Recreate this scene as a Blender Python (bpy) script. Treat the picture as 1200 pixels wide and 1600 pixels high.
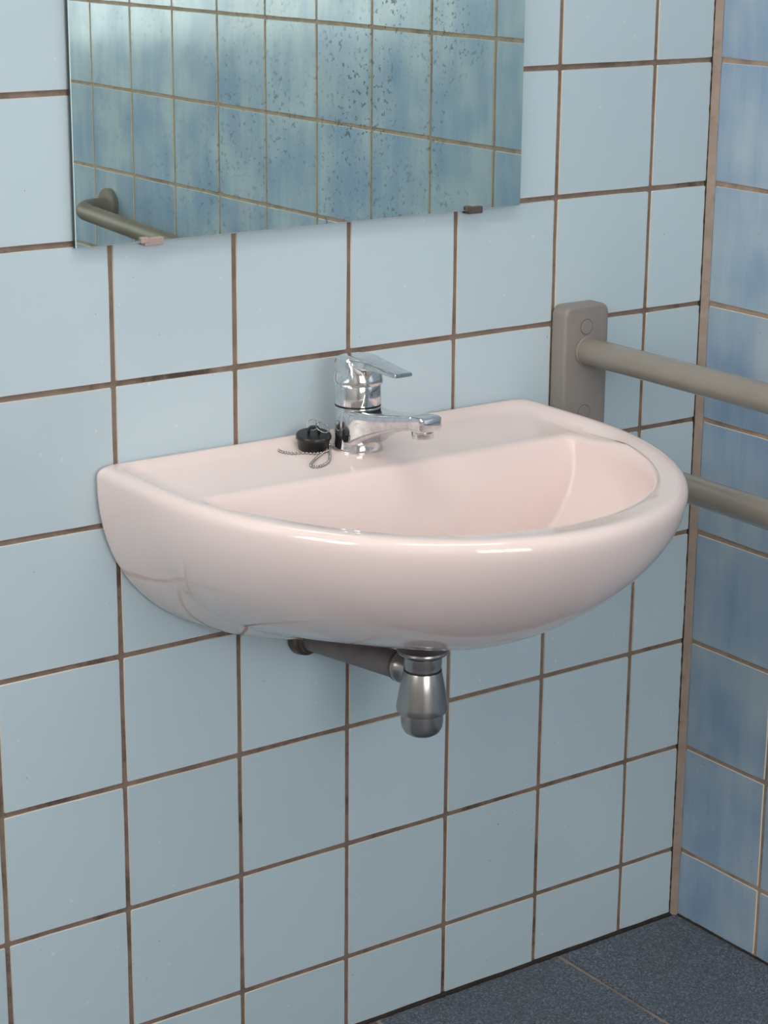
import bpy, bmesh, math, random
from mathutils import Vector, Matrix
random.seed(7)
S = bpy.context.scene
COL = S.collection
for o in list(bpy.data.objects): bpy.data.objects.remove(o)

# ------------------------------------------------------------------ camera
Z0 = 1.187                       # height of the reference tile joint above the floor
cam_d = bpy.data.cameras.new('camera'); cam = bpy.data.objects.new('camera', cam_d); COL.objects.link(cam)
S.camera = cam
cam_d.sensor_fit = 'VERTICAL'; cam_d.sensor_height = 36.0; cam_d.lens = 3306.3 * 36.0 / 1600.0
cam_d.clip_start = 0.05
_yaw, _pit, _rol = 0.6220, -0.2844, 0.0082
_f = Vector((math.sin(_yaw)*math.cos(_pit), math.cos(_yaw)*math.cos(_pit), math.sin(_pit)))
_r = _f.cross(Vector((0, 0, 1))).normalized(); _u = _r.cross(_f)
_r2 = _r*math.cos(_rol)+_u*math.sin(_rol); _u2 = -_r*math.sin(_rol)+_u*math.cos(_rol)
cam.matrix_world = Matrix(((_r2.x, _u2.x, -_f.x, -1.3611), (_r2.y, _u2.y, -_f.y, -1.9712),
                           (_r2.z, _u2.z, -_f.z, Z0+0.1978), (0, 0, 0, 1)))
# ------------------------------------------------------------------ world, exposure
W = bpy.data.worlds.new('world'); S.world = W; W.use_nodes = True
W.node_tree.nodes['Background'].inputs[0].default_value = (0.8, 0.87, 1.0, 1)
W.node_tree.nodes['Background'].inputs[1].default_value = 0.5
S.view_settings.view_transform = 'Standard'; S.view_settings.look = 'None'
S.view_settings.gamma = 1.0; S.view_settings.use_curve_mapping = False
S.view_settings.exposure = -0.62
FRONT_FILL_POWER = 13.0                # emission of the added fill-light panes behind the photographer
S.cycles.use_adaptive_sampling = True; S.cycles.adaptive_threshold = 0.02; S.cycles.max_bounces = 6; S.cycles.diffuse_bounces = 4; S.cycles.glossy_bounces = 4; S.cycles.transmission_bounces = 0; S.cycles.volume_bounces = 0
WINDOW_POWER = 14.0              # emission of the frosted daylight pane
LAMP_POWER = 12.5                # emission of the ceiling lamp diffuser

# ------------------------------------------------------------------ materials
class NT:
    def __init__(s, name):
        s.m = bpy.data.materials.new(name); s.m.use_nodes = True
        s.t = s.m.node_tree; s.b = s.t.nodes['Principled BSDF']
    def n(s, typ, **kw):
        x = s.t.nodes.new(typ)
        for k, v in kw.items():
            if k.startswith('i_'):
                key = k[2:]
                x.inputs[int(key) if key.isdigit() else key.replace('_', ' ')].default_value = v
            else: setattr(x, k, v)
        return x
    def l(s, a, b): s.t.links.new(a, b)
    def coord(s, scale=(1, 1, 1), world=False):
        mp = s.n('ShaderNodeMapping'); mp.inputs['Scale'].default_value = scale
        if world: s.l(s.n('ShaderNodeNewGeometry').outputs['Position'], mp.inputs['Vector'])
        else: s.l(s.n('ShaderNodeTexCoord').outputs['Object'], mp.inputs['Vector'])
        return mp.outputs['Vector']
    def noise(s, vec, scale, detail=3, rough=0.55):
        x = s.n('ShaderNodeTexNoise'); x.inputs['Scale'].default_value = scale
        x.inputs['Detail'].default_value = detail; x.inputs['Roughness'].default_value = rough
        s.l(vec, x.inputs['Vector']); return x.outputs['Fac']
    def ramp(s, fac, stops, ease=False):
        x = s.n('ShaderNodeValToRGB'); e = x.color_ramp.elements
        while len(e) < len(stops): e.new(0.5)
        for k, (p, c) in zip(e, stops):
            k.position = p; k.color = (c, c, c, 1) if isinstance(c, (int, float)) else (*c, 1)
        s.l(fac, x.inputs['Fac'])
        if ease: x.color_ramp.interpolation = 'EASE'
        return x.outputs['Color']
    def mix(s, fac, a, b, mode='MIX'):
        x = s.n('ShaderNodeMix', data_type='RGBA', blend_type=mode)
        for v, i in ((fac, 0), (a, 6), (b, 7)):
            if isinstance(v, (int, float)): x.inputs[i].default_value = v
            elif isinstance(v, tuple): x.inputs[i].default_value = (*v, 1)
            else: s.l(v, x.inputs[i])
        return x.outputs[2]
    def math(s, op, a, b=None):
        x = s.n('ShaderNodeMath', operation=op)
        for v, i in ((a, 0), (b, 1)):
            if v is None: continue
            if isinstance(v, (int, float)): x.inputs[i].default_value = v
            else: s.l(v, x.inputs[i])
        return x.outputs[0]
    def bump(s, h, strength, dist=0.001):
        x = s.n('ShaderNodeBump'); x.inputs['Strength'].default_value = strength
        x.inputs['Distance'].default_value = dist; s.l(h, x.inputs['Height'])
        s.l(x.outputs['Normal'], s.b.inputs['Normal'])
    def set(s, color=None, rough=None, metal=None, **kw):
        for v, k in ((color, 'Base Color'), (rough, 'Roughness'), (metal, 'Metallic')):
            if v is None: continue
            if isinstance(v, tuple): s.b.inputs[k].default_value = (*v, 1)
            elif isinstance(v, (int, float)): s.b.inputs[k].default_value = v
            else: s.l(v, s.b.inputs[k])
        for k, v in kw.items(): s.b.inputs[k.replace('_', ' ')].default_value = v
        return s.m

def tile_mat(name, c_lo, c_hi, cloud, wave=0.25, r0=0.10, chip=0.35):
    t = NT(name)
    oi = t.n('ShaderNodeObjectInfo').outputs['Random']
    vec = t.coord((1, 1, 1), True)
    big = t.noise(vec, 9.0 if cloud else 4.0, 2, 0.5)
    if cloud:
        streak = t.noise(t.coord((1, 14, 2.2), True), 3.0, 3, 0.6)
        big = t.math('ADD', t.math('MULTIPLY', big, 0.7), t.math('MULTIPLY', streak, 0.3))
    col = t.ramp(big, [(0.30, c_lo), (0.72, c_hi)], True)
    hsv = t.n('ShaderNodeHueSaturation')
    t.l(t.math('ADD', t.math('MULTIPLY', oi, 0.08), 0.96), hsv.inputs['Value']); t.l(col, hsv.inputs['Color'])
    spots = t.ramp(t.noise(vec, 170, 1, 0.4), [(0.80, 0.0), (0.815, 1.0)])
    col = t.mix(t.math('MULTIPLY', spots, 0.55), hsv.outputs['Color'], (0.10, 0.11, 0.12))
    chips = t.ramp(t.noise(t.coord((1, 1, 1.0), True), 120, 0, 0.4), [(0.835, 0.0), (0.845, 1.0)])
    col = t.mix(t.math('MULTIPLY', chips, chip), col, (0.85, 0.83, 0.80))
    t.set(col, t.ramp(t.noise(vec, 14, 3), [(0.3, r0), (0.7, r0+0.10)]), 0.0, IOR=1.5)
    t.bump(t.noise(vec, 7.0, 1), wave, 0.004)
    return t.m

def grout_mat(name, c1, c2, mould):
    t = NT(name); vec = t.coord((1, 1, 1), True)
    col = t.ramp(t.noise(vec, 30, 4, 0.6), [(0.3, c1), (0.7, c2)])
    dirt = t.ramp(t.noise(vec, 11, 5, 0.7), [(0.52, 0.0), (0.66, mould)])
    col = t.mix(dirt, col, (0.035, 0.026, 0.022))
    t.set(col, 0.9); t.bump(t.noise(vec, 500, 3), 0.6, 0.001); return t.m

M = {}
M['tile_sink'] = tile_mat('pale_blue_glaze', (0.51, 0.635, 0.70), (0.535, 0.655, 0.715), False)
M['tile_right'] = tile_mat('cloudy_blue_glaze', (0.235, 0.35, 0.495), (0.43, 0.525, 0.585), True, 0.25, 0.13, 0.0)
M['tile_edge'] = NT('cream_tile_edge').set((0.78, 0.70, 0.58), 0.45)
M['grout_sink'] = grout_mat('brown_grout', (0.17, 0.128, 0.105), (0.28, 0.215, 0.18), 0.75)
M['grout_right'] = grout_mat('beige_grout', (0.30, 0.23, 0.18), (0.42, 0.33, 0.26), 0.35)
M['seam'] = grout_mat('black_floor_seam', (0.02, 0.016, 0.014), (0.05, 0.04, 0.035), 0.8)
M['sealant'] = grout_mat('corner_sealant', (0.31, 0.24, 0.20), (0.39, 0.31, 0.255), 0.3)

t = NT('speckled_slate_floor'); vec = t.coord((1, 1, 1), True)
vo = t.n('ShaderNodeTexVoronoi'); vo.inputs['Scale'].default_value = 480; t.l(vec, vo.inputs['Vector'])
sp = t.n('ShaderNodeSeparateColor'); t.l(vo.outputs['Color'], sp.inputs[0]); fine = sp.outputs[0]; mid = t.noise(vec, 6, 3, 0.6)
col = t.ramp(fine, [(0.0, (0.045, 0.055, 0.075)), (0.35, (0.10, 0.118, 0.15)), (0.75, (0.145, 0.168, 0.205)), (1.0, (0.26, 0.29, 0.34))])
col = t.mix(t.ramp(mid, [(0.35, 0.0), (0.75, 0.35)]), col, (0.11, 0.115, 0.125))
t.set(col, 0.55); M['floor'] = t.m

t = NT('pinkish_white_ceramic'); vec = t.coord((1, 1, 1), True)
col = t.ramp(t.noise(vec, 5, 3), [(0.3, (0.83, 0.69, 0.66)), (0.7, (0.85, 0.71, 0.675))])
t.set(col, 0.045, 0.0, IOR=1.52); M['ceramic'] = t.m

t = NT('worn_chrome'); vec = t.coord((1, 1, 1))
col = t.ramp(t.noise(vec, 90, 4, 0.7), [(0.35, (0.58, 0.59, 0.60)), (0.65, (0.76, 0.77, 0.78))])
t.set(col, t.ramp(t.noise(vec, 60, 4, 0.7), [(0.4, 0.05), (0.72, 0.20)]), 1.0); M['chrome'] = t.m

t = NT('dull_plated_brass'); vec = t.coord((1, 1, 0.25))
t.set(t.ramp(t.noise(vec, 40, 3), [(0.3, (0.36, 0.34, 0.33)), (0.7, (0.47, 0.45, 0.44))]), 0.27, 1.0); M['trap'] = t.m
t = NT('grey_waste_pipe'); vec = t.coord((1, 1, 1))
t.set(t.ramp(t.noise(vec, 60, 3), [(0.3, (0.16, 0.135, 0.135)), (0.7, (0.21, 0.18, 0.175))]), 0.45, 0.3); M['pipe'] = t.m
M['dark_metal'] = NT('tarnished_metal').set((0.16, 0.12, 0.09), 0.4, 0.9)
M['groove'] = NT('dark_groove').set((0.10, 0.085, 0.075), 0.6)
M['rubber'] = NT('black_rubber').set((0.012, 0.012, 0.013), 0.35)
M['gasket'] = NT('dark_gasket').set((0.02, 0.02, 0.02), 0.5)

t = NT('taupe_plastic'); vec = t.coord((1, 1, 1))
t.set(t.ramp(t.noise(vec, 20, 3), [(0.3, (0.25, 0.222, 0.203)), (0.7, (0.275, 0.245, 0.225))]), 0.38); M['plate'] = t.m
t = NT('taupe_nylon_tube'); vec = t.coord((1, 1, 1))
t.set(t.ramp(t.noise(vec, 15, 3), [(0.3, (0.25, 0.22, 0.185)), (0.7, (0.275, 0.245, 0.205))]), 0.16, 0.0, Coat_Weight=0.6, Coat_Roughness=0.06)
M['tube'] = t.m
M['grab'] = NT('brown_grey_coated_tube').set((0.17, 0.145, 0.105), 0.5)

t = NT('tarnished_mirror'); vec = t.coord((1, 1, 0.75))
flecks = t.ramp(t.noise(vec, 210, 3, 0.65), [(0.575, 0.0), (0.64, 1.0)])
area = t.ramp(t.noise(t.coord((1, 1, 0.5)), 9.0, 3, 0.6), [(0.40, 0.0), (0.62, 1.0)])
sep = t.n('ShaderNodeSeparateXYZ'); t.l(t.n('ShaderNodeTexCoord').outputs['Object'], sep.inputs[0])
patch = t.ramp(sep.outputs[0], [(0.0, 0.12), (0.2, 0.4), (0.33, 0.8), (0.49, 0.85), (0.55, 0.1)])
mask = t.math('MULTIPLY', t.math('MULTIPLY', flecks, area), patch)
haze = t.math('MULTIPLY', t.ramp(t.noise(t.coord((6, 1, 1)), 7.0, 4, 0.6), [(0.4, 0.0), (0.75, 1.0)]), 0.10)
sil = t.b; sil.inputs['Metallic'].default_value = 1.0; sil.inputs['Roughness'].default_value = 0.0
sil.inputs['Base Color'].default_value = (0.64, 0.755, 0.715, 1)
dirt = t.n('ShaderNodeBsdfDiffuse'); dirt.inputs['Color'].default_value = (0.10, 0.13, 0.13, 1)
hz = t.n('ShaderNodeBsdfDiffuse'); hz.inputs['Color'].default_value = (0.5, 0.5, 0.46, 1)
m1 = t.n('ShaderNodeMixShader'); t.l(haze, m1.inputs[0]); t.l(sil.outputs[0], m1.inputs[1]); t.l(hz.outputs[0], m1.inputs[2])
m2 = t.n('ShaderNodeMixShader'); t.l(mask, m2.inputs[0]); t.l(m1.outputs[0], m2.inputs[1]); t.l(dirt.outputs[0], m2.inputs[2])
t.l(m2.outputs[0], t.t.nodes['Material Output'].inputs['Surface']); M['mirror'] = t.m
M['mirror_edge'] = NT('dark_green_glass_edge').set((0.025, 0.035, 0.035), 0.25)
M['mirror_bevel'] = NT('polished_glass_bevel').set((0.55, 0.66, 0.66), 0.2)
M['clip_pink'] = NT('aged_clear_plastic').set((0.42, 0.32, 0.29), 0.35)
M['clip_dark'] = NT('brown_plastic').set((0.10, 0.075, 0.065), 0.4)
M['paint'] = NT('white_ceiling_paint').set((0.72, 0.70, 0.66), 0.8)
M['plain_wall'] = NT('white_wall_paint').set((0.74, 0.70, 0.66), 0.6)
M['frame'] = NT('white_window_frame').set((0.75, 0.75, 0.73), 0.4)
def emit(name, c, p):
    t = NT(name); e = t.n('ShaderNodeEmission'); e.inputs[0].default_value = (*c, 1); e.inputs[1].default_value = p
    t.l(e.outputs[0], t.t.nodes['Material Output'].inputs['Surface']); return t.m
M['daylight'] = emit('frosted_daylight_pane', (1.0, 0.97, 0.95), WINDOW_POWER)
M['front_fill'] = emit('front_fill_pane', (1.0, 0.975, 0.95), FRONT_FILL_POWER)
M['lamp'] = emit('lamp_diffuser', (1.0, 0.95, 0.88), LAMP_POWER)

# ------------------------------------------------------------------ helpers
def link(name, me, mats, parent=None, loc=(0, 0, 0), smooth=False):
    for m in (mats if isinstance(mats, (list, tuple)) else [mats]): me.materials.append(M[m])
    if smooth:
        for p in me.polygons: p.use_smooth = True
    o = bpy.data.objects.new(name, me); COL.objects.link(o); o.location = loc
    if parent: o.parent = parent
    return o
def obj(name, bm, mats, parent=None, loc=(0, 0, 0), smooth=False, angle=None):
    bmesh.ops.recalc_face_normals(bm, faces=bm.faces)
    me = bpy.data.meshes.new(name); bm.to_mesh(me); bm.free()
    o = link(name, me, mats, parent, loc, smooth or angle is not None)
    if angle is not None: me.set_sharp_from_angle(angle=math.radians(angle))
    return o
def tag(o, label=None, cat=None, group=None, kind=None):
    for k, v in (('label', label), ('category', cat), ('group', group), ('kind', kind)):
        if v: o[k] = v
    return o
def empty(name, loc, label, cat, group=None):
    o = bpy.data.objects.new(name, None); COL.objects.link(o); o.location = loc; o.empty_display_size = 0.05
    return tag(o, label, cat, group)
def box(bm, x0, x1, y0, y1, z0, z1, bevel=0.0, seg=2):
    v = [bm.verts.new((x, y, z)) for x in (x0, x1) for y in (y0, y1) for z in (z0, z1)]
    fs = [bm.faces.new([v[i] for i in q]) for q in ((0, 1, 3, 2), (4, 6, 7, 5), (0, 4, 5, 1), (2, 3, 7, 6), (0, 2, 6, 4), (1, 5, 7, 3))]
    if bevel:
        es = list({e for f in fs for e in f.edges})
        bmesh.ops.bevel(bm, geom=es, offset=bevel, segments=seg, affect='EDGES', profile=0.5)
def boxbm(*a, **k):
    bm = bmesh.new(); box(bm, *a, **k); return bm
def lathe(bm, prof, n=48, mtx=None, cap0=True, cap1=True):
    """prof: list of (r, z) around local z."""
    rings = []
    for r, z in prof:
        ring = []
        for i in range(n):
            a = 2*math.pi*i/n; p = Vector((r*math.cos(a), r*math.sin(a), z))
            ring.append(bm.verts.new(mtx @ p if mtx else p))
        rings.append(ring)
    for A, B in zip(rings, rings[1:]):
        for i in range(n): bm.faces.new((A[i], A[(i+1) % n], B[(i+1) % n], B[i]))
    if cap0: bm.faces.new(rings[0][::-1])
    if cap1: bm.faces.new(rings[-1])
def loft(bm, rings, closed=True, caps=True):
    R = [[bm.verts.new(p) for p in ring] for ring in rings]
    n = len(R[0])
    for A, B in zip(R, R[1:]):
        for i in range(n if closed else n-1): bm.faces.new((A[i], A[(i+1) % n], B[(i+1) % n], B[i]))
    if caps: bm.faces.new(R[0][::-1]); bm.faces.new(R[-1])
    return R
def catmull(pts, k=8, closed=False):
    P = [Vector(p) for p in pts]; out = []; n = len(P)
    rng = range(n) if closed else range(n-1)
    for i in rng:
        g = (lambda j: P[j % n]) if closed else (lambda j: P[min(max(j, 0), n-1)])
        a, b, c, d = g(i-1), g(i), g(i+1), g(i+2)
        for s in range(k):
            t = s/k
            out.append(0.5*((2*b)+(c-a)*t+(2*a-5*b+4*c-d)*t*t+(3*b-a-3*c+d)*t**3))
    if not closed: out.append(P[-1].copy())
    return out
def tube(bm, path, r, n=20, closed=False):
    """swept tube along a list of Vectors."""
    path = [Vector(p) for p in path]; rings = []; N = len(path); up = None
    for i, p in enumerate(path):
        a = path[(i-1) % N] if closed or i > 0 else p; b = path[(i+1) % N] if closed or i < N-1 else p
        d = (b-a).normalized()
        if up is None: up = Vector((0, 0, 1)) if abs(d.z) < 0.9 else Vector((1, 0, 0))
        s = d.cross(up).normalized(); up = s.cross(d).normalized()
        rr = r[i] if isinstance(r, (list, tuple)) else r
        rings.append([p+s*rr*math.cos(2*math.pi*k/n)+up*rr*math.sin(2*math.pi*k/n) for k in range(n)])
    if closed:
        R = [[bm.verts.new(q) for q in ring] for ring in rings]
        for j in range(N):
            A, B = R[j], R[(j+1) % N]
            for i in range(n): bm.faces.new((A[i], A[(i+1) % n], B[(i+1) % n], B[i]))
    else: loft(bm, rings)
def fillet(pts, r, seg=8):
    """polyline with rounded corners."""
    P = [Vector(p) for p in pts]; out = [P[0]]
    for a, b, c in zip(P, P[1:], P[2:]):
        d1 = (a-b).normalized(); d2 = (c-b).normalized()
        half = d1.angle(d2)/2; L = r/math.tan(half)
        p0 = b+d1*L; p1 = b+d2*L; ctr = b+(d1+d2).normalized()*(r/math.sin(half))
        v0 = p0-ctr; v1 = p1-ctr
        for k in range(seg+1): out.append(ctr+v0.normalized().slerp(v1.normalized(), k/seg)*r)
    out.append(P[-1]); return out

# ------------------------------------------------------------------ the room shell
XC = 0.563                        # right wall plane
PX, PZ, PY = 0.153, 0.1551, 0.1535
YR = -0.1605                      # first upright joint on the right wall
XL, YF, ZC = -2.35, -3.3, 2.60    # left wall, wall behind the photographer, ceiling
GAP = 0.0058
WY0, WY1 = -1.05, -0.15            # frosted window on the left wall
WZ0, WZ1 = 1.35, 2.4

def struct(name, bm, mat): return tag(obj(name, bm, mat), kind='structure')
wall_back = struct('wall_back', boxbm(XL-.12, XC+.12, 0.0016, 0.12, -.05, ZC+.05), 'grout_sink')
wall_right = struct('wall_right', boxbm(XC+.0016, XC+.12, YF-.1, 0.0, -.05, ZC+.05), 'grout_right')
floor = struct('floor', boxbm(XL-.1, XC+.1, YF-.1, 0.1, -.12, -0.0022), 'grout_right')
struct('ceiling', boxbm(XL-.1, XC+.1, YF-.1, 0.1, ZC, ZC+.1), 'paint')
struct('wall_left', boxbm(XL-.1, XL, YF-.1, 0.0, 0.0, ZC), 'plain_wall')
struct('wall_front', boxbm(XL, XC, YF-.1, YF, 0.0, ZC), 'plain_wall')

def tile_pts(w, h, rng, seg=4):
    """outline of a slightly uneven tile, in local (u, v)."""
    j = 0.00042; c = 0.0012; P = []
    hw, hh = w/2, h/2
    for (ax, ay, bx, by) in ((-hw, -hh, hw, -hh), (hw, -hh, hw, hh), (hw, hh, -hw, hh), (-hw, hh, -hw, -hh)):
        dx, dy = bx-ax, by-ay; L = math.hypot(dx, dy); dx /= L; dy /= L
        for k in range(seg):
            tt = c+(L-2*c)*k/(seg-1); e = rng.uniform(-j, j) if 0 < k < seg-1 else rng.uniform(-j, 0)
            P.append((ax+dx*tt+dy*e, ay+dy*tt-dx*e))
    return P
def tile_bm(bm, w, h, rng, place):
    """place maps (u, v, out) -> xyz; out is toward the room."""
    P = tile_pts(w, h, rng); f = []; b = []
    for u, v in P:
        f.append(bm.verts.new(place(u*(1-0.0011/w), v*(1-0.0011/h), 0.0))); b.append(bm.verts.new(place(u, v, -0.0024)))
    face = bm.faces.new(f); face.material_index = 0
    n = len(P)
    for i in range(n):
        q = bm.faces.new((f[i], f[(i+1) % n], b[(i+1) % n], b[i])); q.material_index = 1
_rng = random.Random(3)
def make_tile_mesh(w, h, facing):
    bm = bmesh.new()
    if facing == 'y': tile_bm(bm, w, h, _rng, lambda u, v, d: (u, -d, v))
    elif facing == 'x': tile_bm(bm, w, h, _rng, lambda u, v, d: (-d, u, v))
    else: tile_bm(bm, w, h, _rng, lambda u, v, d: (u, v, d))
    bmesh.ops.recalc_face_normals(bm, faces=bm.faces)
    # the open back leaves recalc ambiguous: make sure the face looks into the room
    axis = {'y': Vector((0, -1, 0)), 'x': Vector((-1, 0, 0)), 'z': Vector((0, 0, 1))}[facing]
    bm.faces.ensure_lookup_table()
    if bm.faces[0].normal.dot(axis) < 0: bmesh.ops.reverse_faces(bm, faces=bm.faces)
    me = bpy.data.meshes.new('tile'); bm.to_mesh(me); bm.free(); return me
class TileSet:
    def __init__(s, facing, mats, variants=5): s.c = {}; s.facing = facing; s.mats = mats; s.v = variants
    def mesh(s, w, h):
        k = (round(w, 4), round(h, 4))
        if k not in s.c:
            s.c[k] = []
            for _ in range(s.v):
                me = make_tile_mesh(w, h, s.facing)
                for m in s.mats: me.materials.append(M[m])
                s.c[k].append(me)
        return _rng.choice(s.c[k])
    def add(s, parent, w, h, loc, name='tile'):
        o = bpy.data.objects.new(name, s.mesh(w, h)); COL.objects.link(o); o.location = loc; o.parent = parent
        a = 0.0022
        o.rotation_euler = [_rng.uniform(-a, a) for _ in range(3)]
        return o
def join_rest(name, items, parent, mats, facing):
    bm = bmesh.new()
    for w, h, (x, y, z) in items:
        if facing == 'y': pl = lambda u, v, d: (x+u, y-d, z+v)
        elif facing == 'x': pl = lambda u, v, d: (x-d, y+u, z+v)
        else: pl = lambda u, v, d: (x+u, y+v, z+d)
        tile_bm(bm, w, h, _rng, pl)
    o = obj(name, bm, mats, parent); tag(o, kind='stuff'); return o

def zrows():
    out = []
    for r in range(-10, 8):
        z1 = Z0-r*PZ; z0 = z1-PZ
        lo, hi = max(z0, 0.0032-GAP/2), min(z1, ZC)
        if hi-lo > 0.02: out.append((r, lo, hi))
    return out
ts = TileSet('y', ['tile_sink', 'tile_edge']); rest = []
for c in range(-13, 7):
    x0, x1 = (c-3)*PX, (c-2)*PX
    if c == 6: x1 = XC-0.0085+GAP/2
    if x1 < XL+0.05: continue
    x0 = max(x0, XL)
    for r, z0, z1 in zrows():
        w, h = x1-x0-GAP, z1-z0-GAP
        loc = ((x0+x1)/2, 0.0+_rng.uniform(-.0002, .0002)-.0004, (z0+z1)/2)
        if c >= -2 and r >= -2: ts.add(wall_back, w, h, loc)
        else: rest.append((w, h, loc))
join_rest('tile_field', rest, wall_back, ['tile_sink', 'tile_edge'], 'y')
ts = TileSet('x', ['tile_right', 'tile_edge']); rest = []
for k in range(-1, 20):
    y1, y0 = YR-k*PY, YR-(k+1)*PY
    if k == -1: y1 = -0.0085+GAP/2
    for r, z0, z1 in zrows():
        w, h = y1-y0-GAP, z1-z0-GAP
        loc = (XC-.0004+_rng.uniform(-.0002, .0002), (y0+y1)/2, (z0+z1)/2)
        if k <= 11 and r >= -2: ts.add(wall_right, w, h, loc)
        else: rest.append((w, h, loc))
join_rest('tile_field', rest, wall_right, ['tile_right', 'tile_edge'], 'x')
ts = TileSet('z', ['floor', 'floor']); FP = 0.3018; FG = 0.0058; rest = []
for i in range(-9, 2):
    x0, x1 = 0.347+(i-1)*FP, 0.347+i*FP
    x1 = min(x1, XC+FG/2-.001); x0 = max(x0, XL)
    if x1-x0 < .03: continue
    for k in range(11):
        y1, y0 = -k*FP, max(-(k+1)*FP, YF)
        if k == 0: y1 = -.002
        if y1-y0 < .03: continue
        loc = ((x0+x1)/2, (y0+y1)/2, _rng.uniform(-.0002, .0002))
        if k < 3 and i > -4: ts.add(floor, x1-x0-FG, y1-y0-FG, loc)
        else: rest.append((x1-x0-FG, y1-y0-FG, loc))
join_rest('tile_field', rest, floor, ['floor', 'floor'], 'z')

# black seams at the foot of the walls, sealant in the corner (all uneven)
def strip(name, axis, a0, a1, mat, rng, sz, n=160):
    bm = bmesh.new(); rings = []
    for i in range(n+1):
        s = a0+(a1-a0)*i/n; k = sz*(0.7+0.6*rng.random()); q = sz*(0.75+0.5*rng.random())
        if axis == 'x': rings.append([(s, .001, -.002), (s, -k*.8, -.002), (s, -k*.75, .0008), (s, -.0012, q*.95), (s, .001, q)])
        elif axis == 'y': rings.append([(XC+.001, s, -.002), (XC-k*.8, s, -.002), (XC-k*.75, s, .0008), (XC-.0012, s, q*.95), (XC+.001, s, q)])
        else:
            k = sz*(0.93+0.14*rng.random()); q = sz*(0.93+0.14*rng.random())
            rings.append([(XC+.0012, .001, s), (XC-k, .001, s), (XC-k, -.0005, s), (XC-k*.55, -q*.45, s), (XC-.0005, -q, s), (XC+.0012, -q, s)])
    loft(bm, rings); return struct(name, bm, mat)
strip('trim_1', 'x', XL, XC, 'seam', _rng, .0030, 520)
strip('trim_2', 'y', YF, 0.0, 'seam', _rng, .0024, 420)
strip('trim_3', 'z', 0.0, ZC, 'sealant', _rng, .0086, 300)
bm = bmesh.new(); n = 420; rings = []
for i in range(n+1):
    z = ZC*i/n; w = .0004+.0009*_rng.random()*(1 if _rng.random() < .75 else 0.2); q = XC-.0088
    rings.append([(q-w, .0015, z), (q-w, -.0012, z), (q+w*.8, -.0014, z), (q+w*.8, .0015, z)])
loft(bm, rings); struct('trim_4', bm, 'seam')

# frosted window on the left wall
bm = bmesh.new()
for (y0, y1, z0, z1) in ((WY0, WY1, WZ0, WZ0+.05), (WY0, WY1, WZ1-.05, WZ1), (WY0, WY0+.05, WZ0+.05, WZ1-.05),
                         (WY1-.05, WY1, WZ0+.05, WZ1-.05), ((WY0+WY1)/2-.025, (WY0+WY1)/2+.025, WZ0+.05, WZ1-.05)):
    box(bm, XL+.0005, XL+.04, y0, y1, z0, z1, bevel=.004)
win = struct('window_1', bm, 'frame')
for y0, y1 in ((WY0+.05, (WY0+WY1)/2-.025), ((WY0+WY1)/2+.025, WY1-.05)):
    obj('pane', boxbm(XL+.015, XL+.02, y0, y1, WZ0+.05, WZ1-.05), 'daylight', win)
# broad unseen window, added behind the photographer for frontal fill light
bm = bmesh.new(); FX0, FX1, FZ0, FZ1 = -1.5, -0.1, 0.95, 2.2
for (x0, x1, z0, z1) in ((FX0, FX1, FZ0, FZ0+.05), (FX0, FX1, FZ1-.05, FZ1), (FX0, FX0+.05, FZ0+.05, FZ1-.05),
                         (FX1-.05, FX1, FZ0+.05, FZ1-.05), ((FX0+FX1)/2-.025, (FX0+FX1)/2+.025, FZ0+.05, FZ1-.05)):
    box(bm, x0, x1, YF+.0005, YF+.04, z0, z1, bevel=.004)
win = struct('fill_window', bm, 'frame')
for x0, x1 in ((FX0+.05, (FX0+FX1)/2-.025), ((FX0+FX1)/2+.025, FX1-.05)):
    obj('pane', boxbm(x0, x1, YF+.015, YF+.02, FZ0+.05, FZ1-.05), 'front_fill', win)
# ceiling lamp
lamp = empty('ceiling_light', (-.45, -.78, ZC), 'long white ceiling lamp over the space in front of the washbasin', 'lamp')
obj('housing', boxbm(-.63, .63, -.17, .17, -.045, 0, bevel=.006), 'frame', lamp)
obj('diffuser', boxbm(-.61, .61, -.15, .15, -.062, -.0452, bevel=.004), 'lamp', lamp)

# ------------------------------------------------------------------ the washbasin
ZR = Z0-0.395; X0 = -0.037        # rim height, centre line
def dcontour(a, yb, yf, ys, rc, nb=30, nc=7, ns=12, ne=84):
    P = []
    for i in range(nb): P.append((-(a-rc)+2*(a-rc)*i/nb, yb))
    for i in range(nc):
        t = math.pi/2*(1-i/nc); P.append((a-rc+rc*math.cos(t), yb-rc+rc*math.sin(t)))
    for i in range(ns): P.append((a, (yb-rc)+(ys-yb+rc)*i/ns))
    for i in range(ne):
        t = math.pi*i/ne; P.append((a*math.cos(t), ys+(yf-ys)*math.sin(t)))
    for i in range(ns): P.append((-a, ys+((yb-rc)-ys)*i/ns))
    for i in range(nc):
        t = math.pi-math.pi/2*i/nc; P.append((-(a-rc)+rc*math.cos(t), yb-rc+rc*math.sin(t)))
    return P
A0, YB0, YF0, YS0 = 0.2985, -0.0012, -0.497, -0.12
def sstep(a, b, x):
    t = min(max((x-a)/(b-a), 0), 1); return t*t*(3-2*t)
rings = []
P0 = dcontour(A0, YB0, YF0, YS0, .012)
DW, DF, NW, NF, HR = 0.222, 0.182, 2.38, 1.66, 0.013
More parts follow.
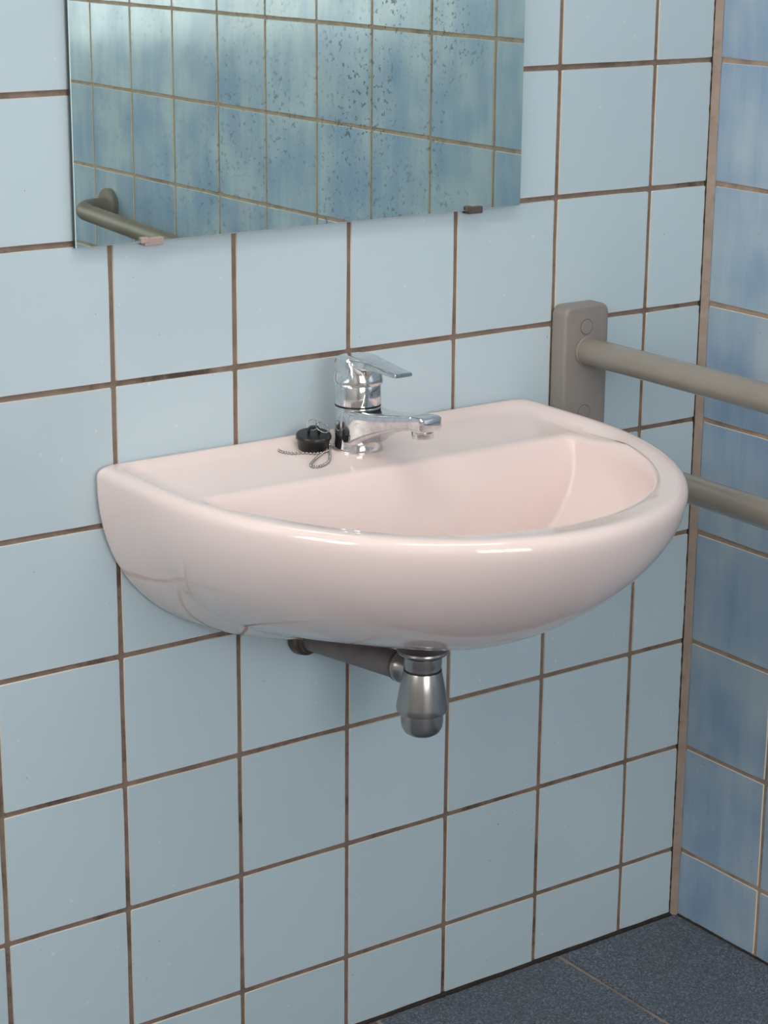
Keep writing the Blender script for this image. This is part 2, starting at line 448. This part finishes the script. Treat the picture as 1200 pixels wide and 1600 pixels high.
for k in range(24):
    th = math.pi/2*(1-k/23.0); ring = []
    for (x, y) in P0:
        qy = y if y > YS0 else YS0-(YS0-y)*.25
        D = DW+(DF-DW)*sstep(.03, .2, -qy)
        nn = NW+(NF-NW)*math.sqrt(min(1, max(0, -y/.497)))
        c = max(math.cos(th), 0)**(2/nn); s = max(math.sin(th), 0)**(2/nn)
        ring.append((x*c, qy+(y-qy)*c, ZR-HR-D*s))
    rings.append(ring)
def rim(i, z): return [(x, y, ZR+(z(x, y) if callable(z) else z)) for x, y in dcontour(A0-i, YB0-i, YF0+i, YS0, .012+i*.6)]
rings += [rim(.0006, -.0085), rim(.0022, -.0048), rim(.005, -.0019), rim(.0085, -.0004), rim(.012, 0), rim(.0175, -.0004)]
hd = lambda x, y: -.0022-.0085*(1-sstep(.16, .26, -y))
rings += [rim(.024, lambda x, y: hd(x, y)*.55), rim(.030, hd)]
ABW, YBB, YFB, YSB = .2475, -.152, -.4455, -.205
def bowl(i, z, rc=.011): return [(x, y, ZR+(z(x, y) if callable(z) else z)) for x, y in dcontour(ABW+i, YBB+i, YFB-i, YSB, rc)]
rings += [bowl(.0115, lambda x, y: hd(x, y)-.0006), bowl(.005, lambda x, y: hd(x, y)-.0014), bowl(.0015, lambda x, y: hd(x, y)-.0034), bowl(-.0012, lambda x, y: hd(x, y)-.0068)]
DB = .128
for k in range(1, 22):
    th = math.pi/2*k/22.0
    c = math.cos(th)**(2/2.15); s = math.sin(th)**(2/2.15); yc = -.285
    a = .006+(ABW-.0075)*c; yf = yc+(YFB+.002-yc)*c-.004*(1-c); yb = YBB-.0015-.055*s-.055*(1-c)**3
    ys = YSB+(yc-YSB)*(1-c); ys = min(ys, yb-.0065)
    w = 1-sstep(0, .35, s)
    rings.append([(x, y, ZR+hd(x, y)*w-.0075*w-.012*(1-w)-DB*s+.004*w*0) for x, y in dcontour(a, yb, yf, ys, .0015+.005*c)])
rings = [[(x+X0, y, z) for x, y, z in R] for R in rings]
bm = bmesh.new(); loft(bm, rings, caps=False)
bmesh.ops.remove_doubles(bm, verts=bm.verts, dist=2e-5)
es = [e for e in bm.edges if e.is_boundary]
if es: bmesh.ops.holes_fill(bm, edges=es, sides=0)
basin = empty('washbasin', (X0, 0, ZR-.2), 'pinkish white ceramic half-round washbasin hung on the pale blue tiled wall', 'washbasin')
def rel(o, p):
    o.location = Vector(o.location)-Vector(p.location); o.parent = p; return o
def part(name, bm, mats, parent, **k):
    o = obj(name, bm, mats, None, **k); o.parent = parent
    o.matrix_parent_inverse = Matrix.Translation(parent.location).inverted() if parent.parent is None else Matrix.Identity(4)
    return o
part('bowl', bm, 'ceramic', basin, angle=75)
bm = bmesh.new(); zb = ZR-.012-DB
lathe(bm, [(.031, zb+.001), (.031, zb+.003), (.028, zb+.0042), (.022, zb+.0042), (.018, zb+.0015), (.004, zb+.0015)], mtx=Matrix.Translation((X0, -.285, 0)))
part('drain_ring', bm, 'chrome', basin, angle=40)

# ------------------------------------------------------------------ bottle trap below the basin
TX, TY = -.044, -.21
trap = empty('bottle_trap', (TX, TY, Z0-.71), 'dull metal bottle trap with its waste pipe below the washbasin', 'drain trap')
T = Matrix.Translation((TX, TY, Z0+.001))
def tl(name, prof, mat, ang=35):
    bm = bmesh.new(); lathe(bm, prof, mtx=T); return part(name, bm, mat, trap, angle=ang)
tl('drain_flange', [(.0225, -.6012), (.0285, -.6022), (.0294, -.6042), (.0285, -.6062), (.021, -.6080)], 'trap')
tl('nut', [(.0195, -.606), (.0195, -.6095), (.0212, -.6105), (.0214, -.6195), (.0205, -.6215), (.0208, -.6235), (.0204, -.6262)], 'trap')
tl('gasket', [(.0195, -.6255), (.0212, -.6258), (.0212, -.6275), (.0195, -.6275)], 'gasket')
tl('trap_body', [(.0208, -.627), (.0216, -.6285), (.0255, -.648), (.0288, -.6675), (.0292, -.6715), (.0284, -.6745), (.0250, -.6765)], 'trap')
tl('trap_cup', [(.0236, -.672), (.0238, -.678), (.0238, -.688), (.0228, -.6940), (.0198, -.6995), (.0150, -.7028), (.0080, -.7045), (.002, -.7049)], 'trap')
pa, pb = Vector((TX, TY, Z0-.630)), Vector((-.065, -.001, Z0-.643)); dv = (pb-pa).normalized()
RM = Matrix.Translation(pa) @ dv.to_track_quat('Z', 'Y').to_matrix().to_4x4(); L = (pb-pa).length
bm = bmesh.new(); lathe(bm, [(.0145, .006), (.0150, .024), (.0178, .0285), (.0186, .031), (.0186, .0345), (.0165, .036)], mtx=RM); part('outlet_collar', bm, 'trap', trap, angle=35)
bm = bmesh.new(); lathe(bm, [(.0182, .0345), (.0182, .0385), (.0155, .0385)], mtx=RM); part('seal_ring', bm, 'dark_metal', trap, angle=35)
bm = bmesh.new(); lathe(bm, [(.0158, .030), (.0158, L-.001)], mtx=RM); part('waste_pipe', bm, 'pipe', trap, angle=35)
bm = bmesh.new(); lathe(bm, [(.0162, L-.020), (.0185, L-.019), (.0190, L-.012), (.0225, L-.010), (.0235, L-.002)], mtx=RM); part('wall_collar', bm, 'dark_metal', trap, angle=35)

# ------------------------------------------------------------------ mixer tap
FX, FY, FZ = -.0325, -.066, ZR-.0085
tap = empty('mixer_tap', (FX, FY, FZ), 'worn chrome single-lever mixer tap standing on the back deck of the washbasin', 'tap')
TF = Matrix.Translation((FX, FY, FZ))
def rrect(hw, z0, z1, y, n=36, e=4.0):
    out = []; zc, hh = (z0+z1)/2, (z1-z0)/2
    for i in range(n):
        a = 2*math.pi*i/n; c, s = math.cos(a), math.sin(a)
        out.append(TF @ Vector((hw*math.copysign(abs(c)**(2/e), c), y, zc+hh*math.copysign(abs(s)**(2/e), s))))
    return out
def sections(keys, k=6):
    """keys: (y, hw, z0, z1) -> smoothly interpolated."""
    A = catmull([(q[0], q[1], q[2]) for q in keys], k); B = catmull([(q[3], 0, 0) for q in keys], k)
    return [(a.x, a.y, a.z, b.x) for a, b in zip(A, B)]
bm = bmesh.new()
lathe(bm, [(.0285, -.0022), (.0287, -.0010), (.0286, .0010), (.0278, .004), (.0272, .012), (.0270, .030), (.0270, .046), (.0266, .0485), (.0245, .0492)], mtx=TF)
part('body', bm, 'chrome', tap, angle=30)
bm = bmesh.new()
ks = [(0.0, .0262, .003, .0470), (-.020, .0258, .006, .0474), (-.038, .0212, .0165, .0478), (-.055, .0182, .0245, .0500), (-.0755, .0164, .0325, .0532), (-.100, .0154, .0400, .0575), (-.118, .0150, .0440, .0602)]
sec = sections(ks)
sec += [(-.1186, .0146, .0442, .0598), (-.1195, .0146, .0442, .0598), (-.1202, .0152, .0434, .0606), (-.134, .0150, .0440, .0618), (-.1375, .0140, .0450, .0612), (-.139, .0118, .0470, .0594)]
loft(bm, [rrect(hw, z0, z1, y, 48, 6.5) for y, hw, z0, z1 in sec])
part('spout', bm, 'chrome', tap, angle=40)
bm = bmesh.new(); lathe(bm, [(.0118, .0450), (.0122, .0436), (.0120, .0375), (.0112, .0355), (.0092, .0352), (.0088, .038)], mtx=TF @ Matrix.Translation((0, -.1255, 0)) @ Matrix.Rotation(math.radians(-4), 4, 'X'))
part('aerator', bm, 'chrome', tap, angle=35)
bm = bmesh.new(); lathe(bm, [(.0250, .0488), (.0262, .0490), (.0262, .0502), (.0250, .0504)], mtx=TF); part('gasket', bm, 'gasket', tap, angle=30)
bm = bmesh.new(); lathe(bm, [(.0248, .0500), (.0262, .0506), (.0263, .0550), (.0261, .0720), (.0256, .0735), (.0245, .0738)], mtx=TF); part('collar', bm, 'chrome', tap, angle=30)
# lever cap: lathe flattened at the sides and scooped at the front, the lever on top
bm = bmesh.new()
prof = [(.0250, .0736), (.0280, .0742), (.0284, .0760), (.0281, .0800), (.0276, .0860), (.0270, .0930), (.0262, .0985), (.0245, .1020), (.0205, .1040), (.0120, .1052), (.0010, .1056)]
n = 64; RR = []
for r, z in prof:
    ring = []
    for i in range(n):
        a = 2*math.pi*i/n; x, y = r*math.cos(a), r*math.sin(a)
        k = sstep(.079, .083, z)*(1-sstep(.1, .1045, z))
        if abs(x) > .0212: x = math.copysign(abs(x)+(.0212-abs(x))*k, x)
        if y < 0 and z > .080 and z < .1035:      # the domed scoop below the lever
            rd = math.sqrt(max(0, 1-((z-.074)/.0335)**2))*.0282
            f = min(1, rd/max(r, 1e-5)); g = sstep(.15, .55, -y/max(r, 1e-5)); y *= 1-(1-f)*g*.9; x *= 1-(1-f)*g*.25
        ring.append(bm.verts.new(TF @ Vector((x, y, z))))
    RR.append(ring)
for A, B in zip(RR, RR[1:]):
    for i in range(n): bm.faces.new((A[i], A[(i+1) % n], B[(i+1) % n], B[i]))
bm.faces.new(RR[0][::-1]); bm.faces.new(RR[-1])
cap = part('lever_cap', bm, 'chrome', tap, angle=28)
bm = bmesh.new()
ks = [(.016, .0150, .0960, .1046), (0, .0185, .0950, .1060), (-.014, .0170, .0930, .1066), (-.026, .0138, .0935, .1062), (-.040, .0124, .0945, .1052), (-.060, .0119, .0950, .1030), (-.080, .0117, .0950, .1008), (-.0855, .0116, .0952, .1002), (-.0872, .0110, .0960, .0996)]
loft(bm, [rrect(hw, z0, z1, y, e=6) for y, hw, z0, z1 in sections(ks, 5)])
part('lever', bm, 'chrome', tap, angle=40)

# ------------------------------------------------------------------ plug on its bead chain
DZ = ZR-.0110
plug = empty('basin_plug', (-.078, -.0435, DZ), 'black rubber basin plug with ring and bead chain beside the chrome tap', 'plug')
TP = Matrix.Translation((-.078, -.0435, DZ+.0016)) @ Matrix.Rotation(math.radians(7), 4, 'X') @ Matrix.Rotation(math.radians(-3), 4, 'Y')
bm = bmesh.new(); lathe(bm, [(.0160, 0), (.0172, .001), (.0186, .0118), (.0200, .0135), (.0202, .0160), (.0192, .0176), (.012, .0180), (.002, .0180)], mtx=TP); part('stopper', bm, 'rubber', plug, angle=40)
bm = bmesh.new()
pts = fillet([(0, -.0062, .0165), (0, -.0054, .0262), (0, .0054, .0262), (0, .0062, .0165)], .0045, 6)
tube(bm, [TP @ Matrix.Rotation(math.radians(62), 4, 'Z') @ p for p in pts], .0017, 10); part('rubber_loop', bm, 'rubber', plug, smooth=True)
def ring_at(c, r, rot, rad):
    m = TP @ Matrix.Translation(c) @ Matrix.Rotation(math.radians(rot[0]), 4, 'Z') @ Matrix.Rotation(math.radians(rot[1]), 4, 'X')
    bm = bmesh.new(); tube(bm, [m @ Vector((r*math.cos(2*math.pi*i/28), r*math.sin(2*math.pi*i/28), 0)) for i in range(28)], rad, 8, True); return bm
part('ring', ring_at((-.0005, .002, .0278), .0062, (-35, 72), .00062), 'trap', plug, smooth=True)
part('ring', ring_at((.0095, -.0035, .0245), .0082, (20, 28), .00068), 'trap', plug, smooth=True)
def beads(path, step=.0042, r=.0017):
    P = catmull(path, 14); bm = bmesh.new(); acc = 0; last = P[0]; spots = [P[0]]
    for p in P[1:]:
        while (p-last).length >= step: last = last+(p-last).normalized()*step; spots.append(last.copy())
    for s in spots: bmesh.ops.create_icosphere(bm, subdivisions=2, radius=r, matrix=Matrix.Translation(s))
    tube(bm, P, .0006, 6); return bm
zc = DZ+.0018
ch = [(-.078, -.0215, DZ+.0125), (-.089, -.0195, DZ+.0075), (-.0960, -.0200, zc), (-.1040, -.0205, zc), (-.1130, -.0240, zc), (-.1165, -.0360, zc), (-.1115, -.0500, zc), (-.0990, -.0560, zc), (-.0910, -.0640, zc), (-.0800, -.0655, zc), (-.0690, -.0610, zc), (-.0605, -.0500, zc+.001)]
part('ball_chain', beads(ch), 'trap', plug, smooth=True)
lp = [(-.0610, -.0505, zc+.001), (-.0740, -.0620, zc), (-.0960, -.0790, zc), (-.1150, -.0960, zc), (-.1230, -.1070, zc), (-.1200, -.1130, zc), (-.1110, -.1115, zc), (-.0960, -.1010, zc), (-.0820, -.0830, zc), (-.0700, -.0650, zc), (-.0605, -.0500, zc+.002)]
part('ball_chain', beads(lp), 'trap', plug, smooth=True)
bm = bmesh.new()
for p in ((-.0605, -.0500, zc+.003), (-.0590, -.0490, zc+.0005), (-.0618, -.0520, zc)): bmesh.ops.create_icosphere(bm, subdivisions=2, radius=.0021, matrix=Matrix.Translation(p))
part('chain_joint', bm, 'chrome', plug, smooth=True)

# ------------------------------------------------------------------ mirror
MX0, MX1, MZ0, MZ1 = -.351, .2415, Z0-.1585, Z0+.30
mirror = empty('wall_mirror', (MX0, -.004, MZ0), 'frameless tarnished wall mirror with dark flecks above the washbasin', 'mirror')
bm = bmesh.new(); w, h = MX1-MX0, MZ1-MZ0; b = .0007
f = [bm.verts.new((x, -.006, z)) for x, z in ((b, b), (w-b, b), (w-b, h-b), (b, h-b))]
e = [bm.verts.new((x, -.0052, z)) for x, z in ((0, 0), (w, 0), (w, h), (0, h))]
k = [bm.verts.new((x, .0, z)) for x, z in ((0, 0), (w, 0), (w, h), (0, h))]
bm.faces.new(f).material_index = 0; bm.faces.new(k[::-1]).material_index = 1
for i in range(4):
    j = (i+1) % 4
    bm.faces.new((f[i], e[i], e[j], f[j])).material_index = 2
    bm.faces.new((e[i], k[i], k[j], e[j])).material_index = 1
obj('glass_panel', bm, ['mirror', 'mirror_edge', 'mirror_bevel'], mirror)
def clip(x, mat, hw, label):
    bm = bmesh.new(); z = .0
    box(bm, x-hw, x+hw, -.0088, .0035, -.0042, -.0004, bevel=.0008)
    box(bm, x-hw, x+hw, -.0092, -.0062, -.0040, .0042, bevel=.0008)
    box(bm, x-hw*.35-hw, x-hw*.55, -.0098, -.0062, -.001, .0054, bevel=.001)
    o = obj('clip', bm, mat, mirror, smooth=False); tag(o, label); return o
clip(.0915, 'clip_pink', .0115, 'pale aged plastic clip'); clip(.523, 'clip_dark', .0105, 'dark brown plastic clip')

# ------------------------------------------------------------------ double support rail beside the basin
RX, RZ1, RZ2 = .340, Z0-.3437, Z0-.4768
rail = empty('support_rail', (RX, -.003, Z0-.53), 'taupe double-tube support rail on a wall plate between washbasin and corner', 'handrail')
def rr_outline(x0, x1, z0, z1, r, y, k=6):
    out = []
    for cx, cz, a0 in ((x1-r, z1-r, 0), (x0+r, z1-r, 90), (x0+r, z0+r, 180), (x1-r, z0+r, 270)):
        for i in range(k+1):
            a = math.radians(a0+90*i/k); out.append((cx+r*math.cos(a), y, cz+r*math.sin(a)))
    return out
bm = bmesh.new()
loft(bm, [rr_outline(RX-.0355+i, RX+.0355-i, Z0-.530+i, Z0-.2865-i, .012-i*.6, y) for i, y in ((0, -.0012), (0, -.0215), (.0006, -.0240), (.0020, -.0255), (.0042, -.0260))])
plate = part('wall_plate', bm, 'plate', rail, angle=40)
for zz in (Z0-.3135, Z0-.4220):
    bm = bmesh.new(); lathe(bm, [(.0090, .0), (.0090, .0007), (.0084, .0011), (.002, .0011)], mtx=Matrix.Translation((RX-.001, -.0258, zz)) @ Matrix.Rotation(math.pi/2, 4, 'X'))
    part('screw_cap', bm, 'plate', plate, angle=30)
    bm = bmesh.new(); lathe(bm, [(.0099, .0), (.0099, .0004), (.0088, .0004)], mtx=Matrix.Translation((RX-.001, -.0258, zz)) @ Matrix.Rotation(math.pi/2, 4, 'X'))
    part('cap_groove', bm, 'groove', plate)
bm = bmesh.new(); tube(bm, fillet([(RX, -.022, RZ1), (RX, -.72, RZ1), (RX, -.72, RZ2), (RX, -.022, RZ2)], .06, 10), .0172, 28)
part('tube', bm, 'tube', rail, angle=50)
for zz in (RZ1, RZ2):
    bm = bmesh.new(); lathe(bm, [(.0185, 0), (.0185, .002), (.0176, .003), (.0172, .003)], mtx=Matrix.Translation((RX, -.0262, zz)) @ Matrix.Rotation(math.pi/2, 4, 'X'))
    part('tube_collar', bm, 'plate', rail, angle=30)

# ------------------------------------------------------------------ grab bar on the right wall (seen in the mirror)
bar = empty('grab_bar', (XC, -1.61, Z0-.40), 'brown-grey bent grab bar on a round flange, reflected in the mirror', 'grab bar')
ga, gb = (-1.635, Z0-.377), (-.80, Z0-.418)
bm = bmesh.new()
tube(bm, fillet([(XC-.004, ga[0], ga[1]), (XC-.076, ga[0], ga[1]), (XC-.076, gb[0], gb[1]), (XC-.004, gb[0], gb[1])], .050, 12), .0160, 24)
part('tube', bm, 'grab', bar, angle=50)
for y, z in (ga, gb):
    bm = bmesh.new(); lathe(bm, [(.0330, 0), (.0330, .008), (.0315, .0105), (.0170, .0115)], mtx=Matrix.Translation((XC-.0006, y, z)) @ Matrix.Rotation(-math.pi/2, 4, 'Y'))
    part('flange', bm, 'grab', bar, angle=30)
